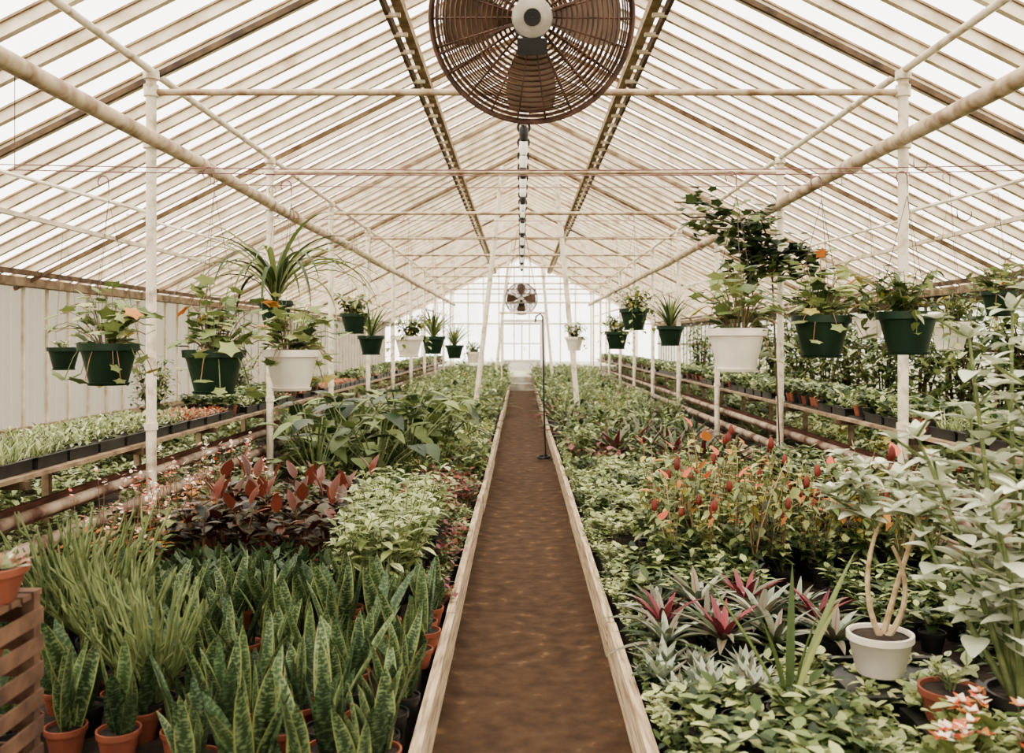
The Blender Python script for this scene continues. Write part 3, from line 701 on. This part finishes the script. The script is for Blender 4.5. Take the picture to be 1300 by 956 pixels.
# ------------------------------------------------------------------ climbing vine (upper right)
mb=MB(); base=np.array([PX-.02,9.7,BED])
stems=[qcurve(base,(PX-.1,9.6,1.5),(PX-.15,9.6,2.55),8)]
for e in ((1.45,9.2,2.95),(1.7,9.3,2.7),(2.0,9.2,2.45),(2.8,9.4,2.45),(2.1,9.0,2.85),(1.6,9.2,2.8),(2.4,9.2,2.25),(2.9,9.4,2.3),(2.2,9.3,2.6),(1.9,9.1,2.2)):
    stems.append(qcurve((PX-.15,9.6,2.4),((PX+e[0])/2,9.4,e[2]+.1),e,7))
for q in stems: tube(mb,q,.009,'bark_dark',5,cap=False)
for q in stems[1:]:
    for k in range(52):
        f=U(.1,1)*6; i=min(int(f),5); p=q[i]*(1-f+i)+q[i+1]*(f-i)+rng.normal(0,.09,3)
        lobed(mb,p,U(0,6.3),U(-1,.5),U(.045,.075),5,pick(['lf_dark','lf_mid','lf_dark']),depth=.35)
mb.build('climbing_vine',True)

# ------------------------------------------------------------------ right foreground: frosted kalanchoe, white bowl pot
def kal(mb,stems,z0,r0=.011,Ls=1.0):
    for (x,y,z,bx,by) in stems:
        n=11
        q=qcurve((bx,by,z0),((bx+x)/2+U(-.06,.06),(by+y)/2,z0+(z-z0)*.55),(x,y,z),n)
        tube(mb,q,np.linspace(r0,.005,n),'stem_green',6)
        az=U(0,3)
        for i in range(3,n):
            az+=pi/2+U(-.2,.2); s=1.0-.3*(i-3)/(n-3)
            for sg in (0,pi):
                a=az+sg; L=U(.12,.16)*s*Ls
                leaf(mb,q[i],a,U(-.1,.6),L,L*.66,U(.2,.9),'ov',6,.25,'lf_frost')
            if U(0,1)<.75:
                a=U(0,6.3); e=q[i]+np.array([.11*math.cos(a),.11*math.sin(a),.07]); tube(mb,[q[i],e],.005,'stem_green',4)
                for j in range(5): leaf(mb,e,j*1.25+U(-.2,.2),U(.1,.7),U(.06,.09)*Ls,.05*Ls,.4,'ov',4,.25,'lf_frost')
        for j in range(5): leaf(mb,q[-1],j*1.3,U(.6,1.2),.08,.045,.3,'ov',4,.3,'lf_frost')
mb=MB(); pot(mb,.14,.2,'pot_black',c=(1.75,3.35),z0=0,ns=22)
kal(mb,[(1.52,3.3,1.45,1.7,3.35),(1.68,3.2,1.4,1.74,3.33),(1.62,3.5,1.15,1.72,3.38),(1.9,3.4,1.35,1.78,3.36),(1.36,3.35,1.1,1.69,3.33),(1.8,3.1,1.05,1.76,3.3),(1.5,3.1,.9,1.7,3.3),(1.95,3.6,1.5,1.8,3.4),(1.75,3.45,1.55,1.76,3.38),(1.4,3.45,.8,1.7,3.36),(1.62,3.3,.8,1.72,3.34)],.18,.013)
mb.build('grey_kalanchoe',True,(0,0,BED))
mb=MB(); box(mb,(0,0,.05),(.5,.42,.1),'tray_plastic'); trayshell(mb,.52,.44,.12); mb.build('nursery_crate',False,(1.46,3.72,BED))
mb=MB(); R=.125; h=.16
lathe(mb,(0,0,0),[(.001,0),(R*.7,0),(R*.74,.01),(R*.95,h*.8),(R*1.03,h*.84),(R*1.03,h),(R*.93,h),(R*.9,h*.9)],'pot_white',30)
lathe(mb,(0,0,0),[(R*.92,h*.88),(.05,h*.93),(.001,h*.93)],'soil',20)
for (a,b,c) in (((.0,0,.14),(-.1,.0,.35),(-.0,0,.6)),((.03,0,.14),(.16,0,.3),(.05,0,.5)),((.02,0.02,.14),(.1,.05,.4),(.16,0,.62))):
    tube(mb,qcurve(a,b,c,9),np.linspace(.013,.007,9),'stem_wood',7)
kal(mb,[(-.08,0,.8,0,0),(.08,.03,.76,.05,0),(.22,0,.8,.16,0),(-.18,.05,.7,0,0)],.56,.007,.8)
mb.build('potted_desert_rose',True,(1.38,3.75,BED+.125))
mb=MB(); pot(mb,.11,.12,'pot_terra',ns=24); bushy(mb,7,.12,.08,6,.05,.03,'ov',(0,1),.3,['lf_grey','lf_light'],z0=.1)
mb.build('terracotta_pot_plant',True,(1.47,3.33,BED+.1))
mb=MB(); box(mb,(0,0,.05),(.26,.26,.1),'tray_plastic'); mb.build('plant_riser_block',False,(1.47,3.33,BED))
mb=MB(); pot(mb,.08,.12,'pot_terra')
for k in range(18):
    a=U(0,6.3); s=U(0,.13); e=(s*math.cos(a),s*math.sin(a),U(.2,.33)); tube(mb,[(0,0,.1),e],.002,'stem_green',3,cap=False)
    for j in range(5): leaf(mb,e,j*1.25,U(.2,.9),.034,.024,.3,'heart',3,.2,pick(['petal_white','lf_orange','petal_white','lf_coral']))
bushy(mb,9,.24,.14,7,.08,.05,'ov',(0,1),.3,['lf_mid','lf_light'],z0=.1)
me=mb.mesh('flowering_kalanchoe')
for x,y in ((1.35,2.95),(1.55,2.9),(1.2,2.75)): obj('flowering_kalanchoe',me,(x,y,BED),U(0,6))
mb=MB(); pot(mb,.08,.12,'pot_black'); rosette(mb,6,.6,.04,1.1,1.5,.25,'strap',['lf_mid','lf_light'],z0=.1,n=8,fold=.5)
obj('aloe_plant',mb.mesh('aloe_plant'),(.92,3.4,BED),.4)

# ------------------------------------------------------------------ left foreground: slatted stand with succulent bowl (mostly off frame)
mb=MB(); H=.70
for x in (-.13,.13):
    for y in (-.15,.15): box(mb,(x,y,H/2),(.035,.035,H),'stand_wood')
for k in range(6): box(mb,(0,-.15+k*.06,H+.008),(.3,.046,.016),'stand_wood')
for z in (.08,.16,.24,.32,.4,.48,.56,.64):
    for y in (-.172,.172): box(mb,(0,y,z),(.3,.01,.045),'stand_wood')
    for x in (-.152,.152): box(mb,(x,0,z),(.01,.34,.045),'stand_wood')
mb.build('slatted_plant_stand',False,(-1.6,2.6,BED))
mb=MB(); pot(mb,.12,.1,'pot_terra',ns=24)
for k in range(6):
    a=k*1.05; s=.07; rosette(mb,14,.07,.03,.2,1.3,.1,'agave',['lf_grey','lf_brown'],z0=.09,c=(s*math.cos(a),s*math.sin(a)),n=3)
for k in range(9):
    a=U(0,6.3); leaf(mb,(.05*math.cos(a),.05*math.sin(a),.09),a,U(.8,1.4),U(.1,.16),.03,.3,'lance',4,.4,pick(['lf_red','lf_brown','lf_agave','lf_agave']))
mb.build('succulent_bowl',True,(-1.54,2.62,BED+.717))

# ------------------------------------------------------------------ light, world, camera
w=bpy.data.worlds.new('overcast_sky'); bpy.context.scene.world=w; w.use_nodes=True
bg=w.node_tree.nodes['Background']; bg.inputs['Color'].default_value=(1.0,0.945,0.875,1); bg.inputs['Strength'].default_value=2.7
sd=bpy.data.lights.new('sun','SUN'); sd.energy=1.8; sd.angle=math.radians(18); sd.color=(1,.92,.8)
so=bpy.data.objects.new('sun',sd); bpy.context.scene.collection.objects.link(so); so.rotation_euler=(math.radians(28),math.radians(-22),0)
cd=bpy.data.cameras.new('camera'); co=bpy.data.objects.new('camera',cd); bpy.context.scene.collection.objects.link(co)
co.location=(CX,0,CZ); co.rotation_euler=(pi/2,0,0); cd.sensor_width=36; cd.lens=F_PX/1300*36
cd.shift_x=-(VX-650)/1300; cd.shift_y=-(478-VY)/1300; cd.clip_end=300
cd.dof.use_dof=True; cd.dof.focus_distance=6.0; cd.dof.aperture_fstop=3.2
bpy.context.scene.camera=co
vs=bpy.context.scene.view_settings; vs.view_transform='AgX'; vs.look='AgX - Medium High Contrast'; vs.exposure=0.75
print('verts',sum(len(o.data.vertices) for o in bpy.data.objects if o.type=='MESH'))
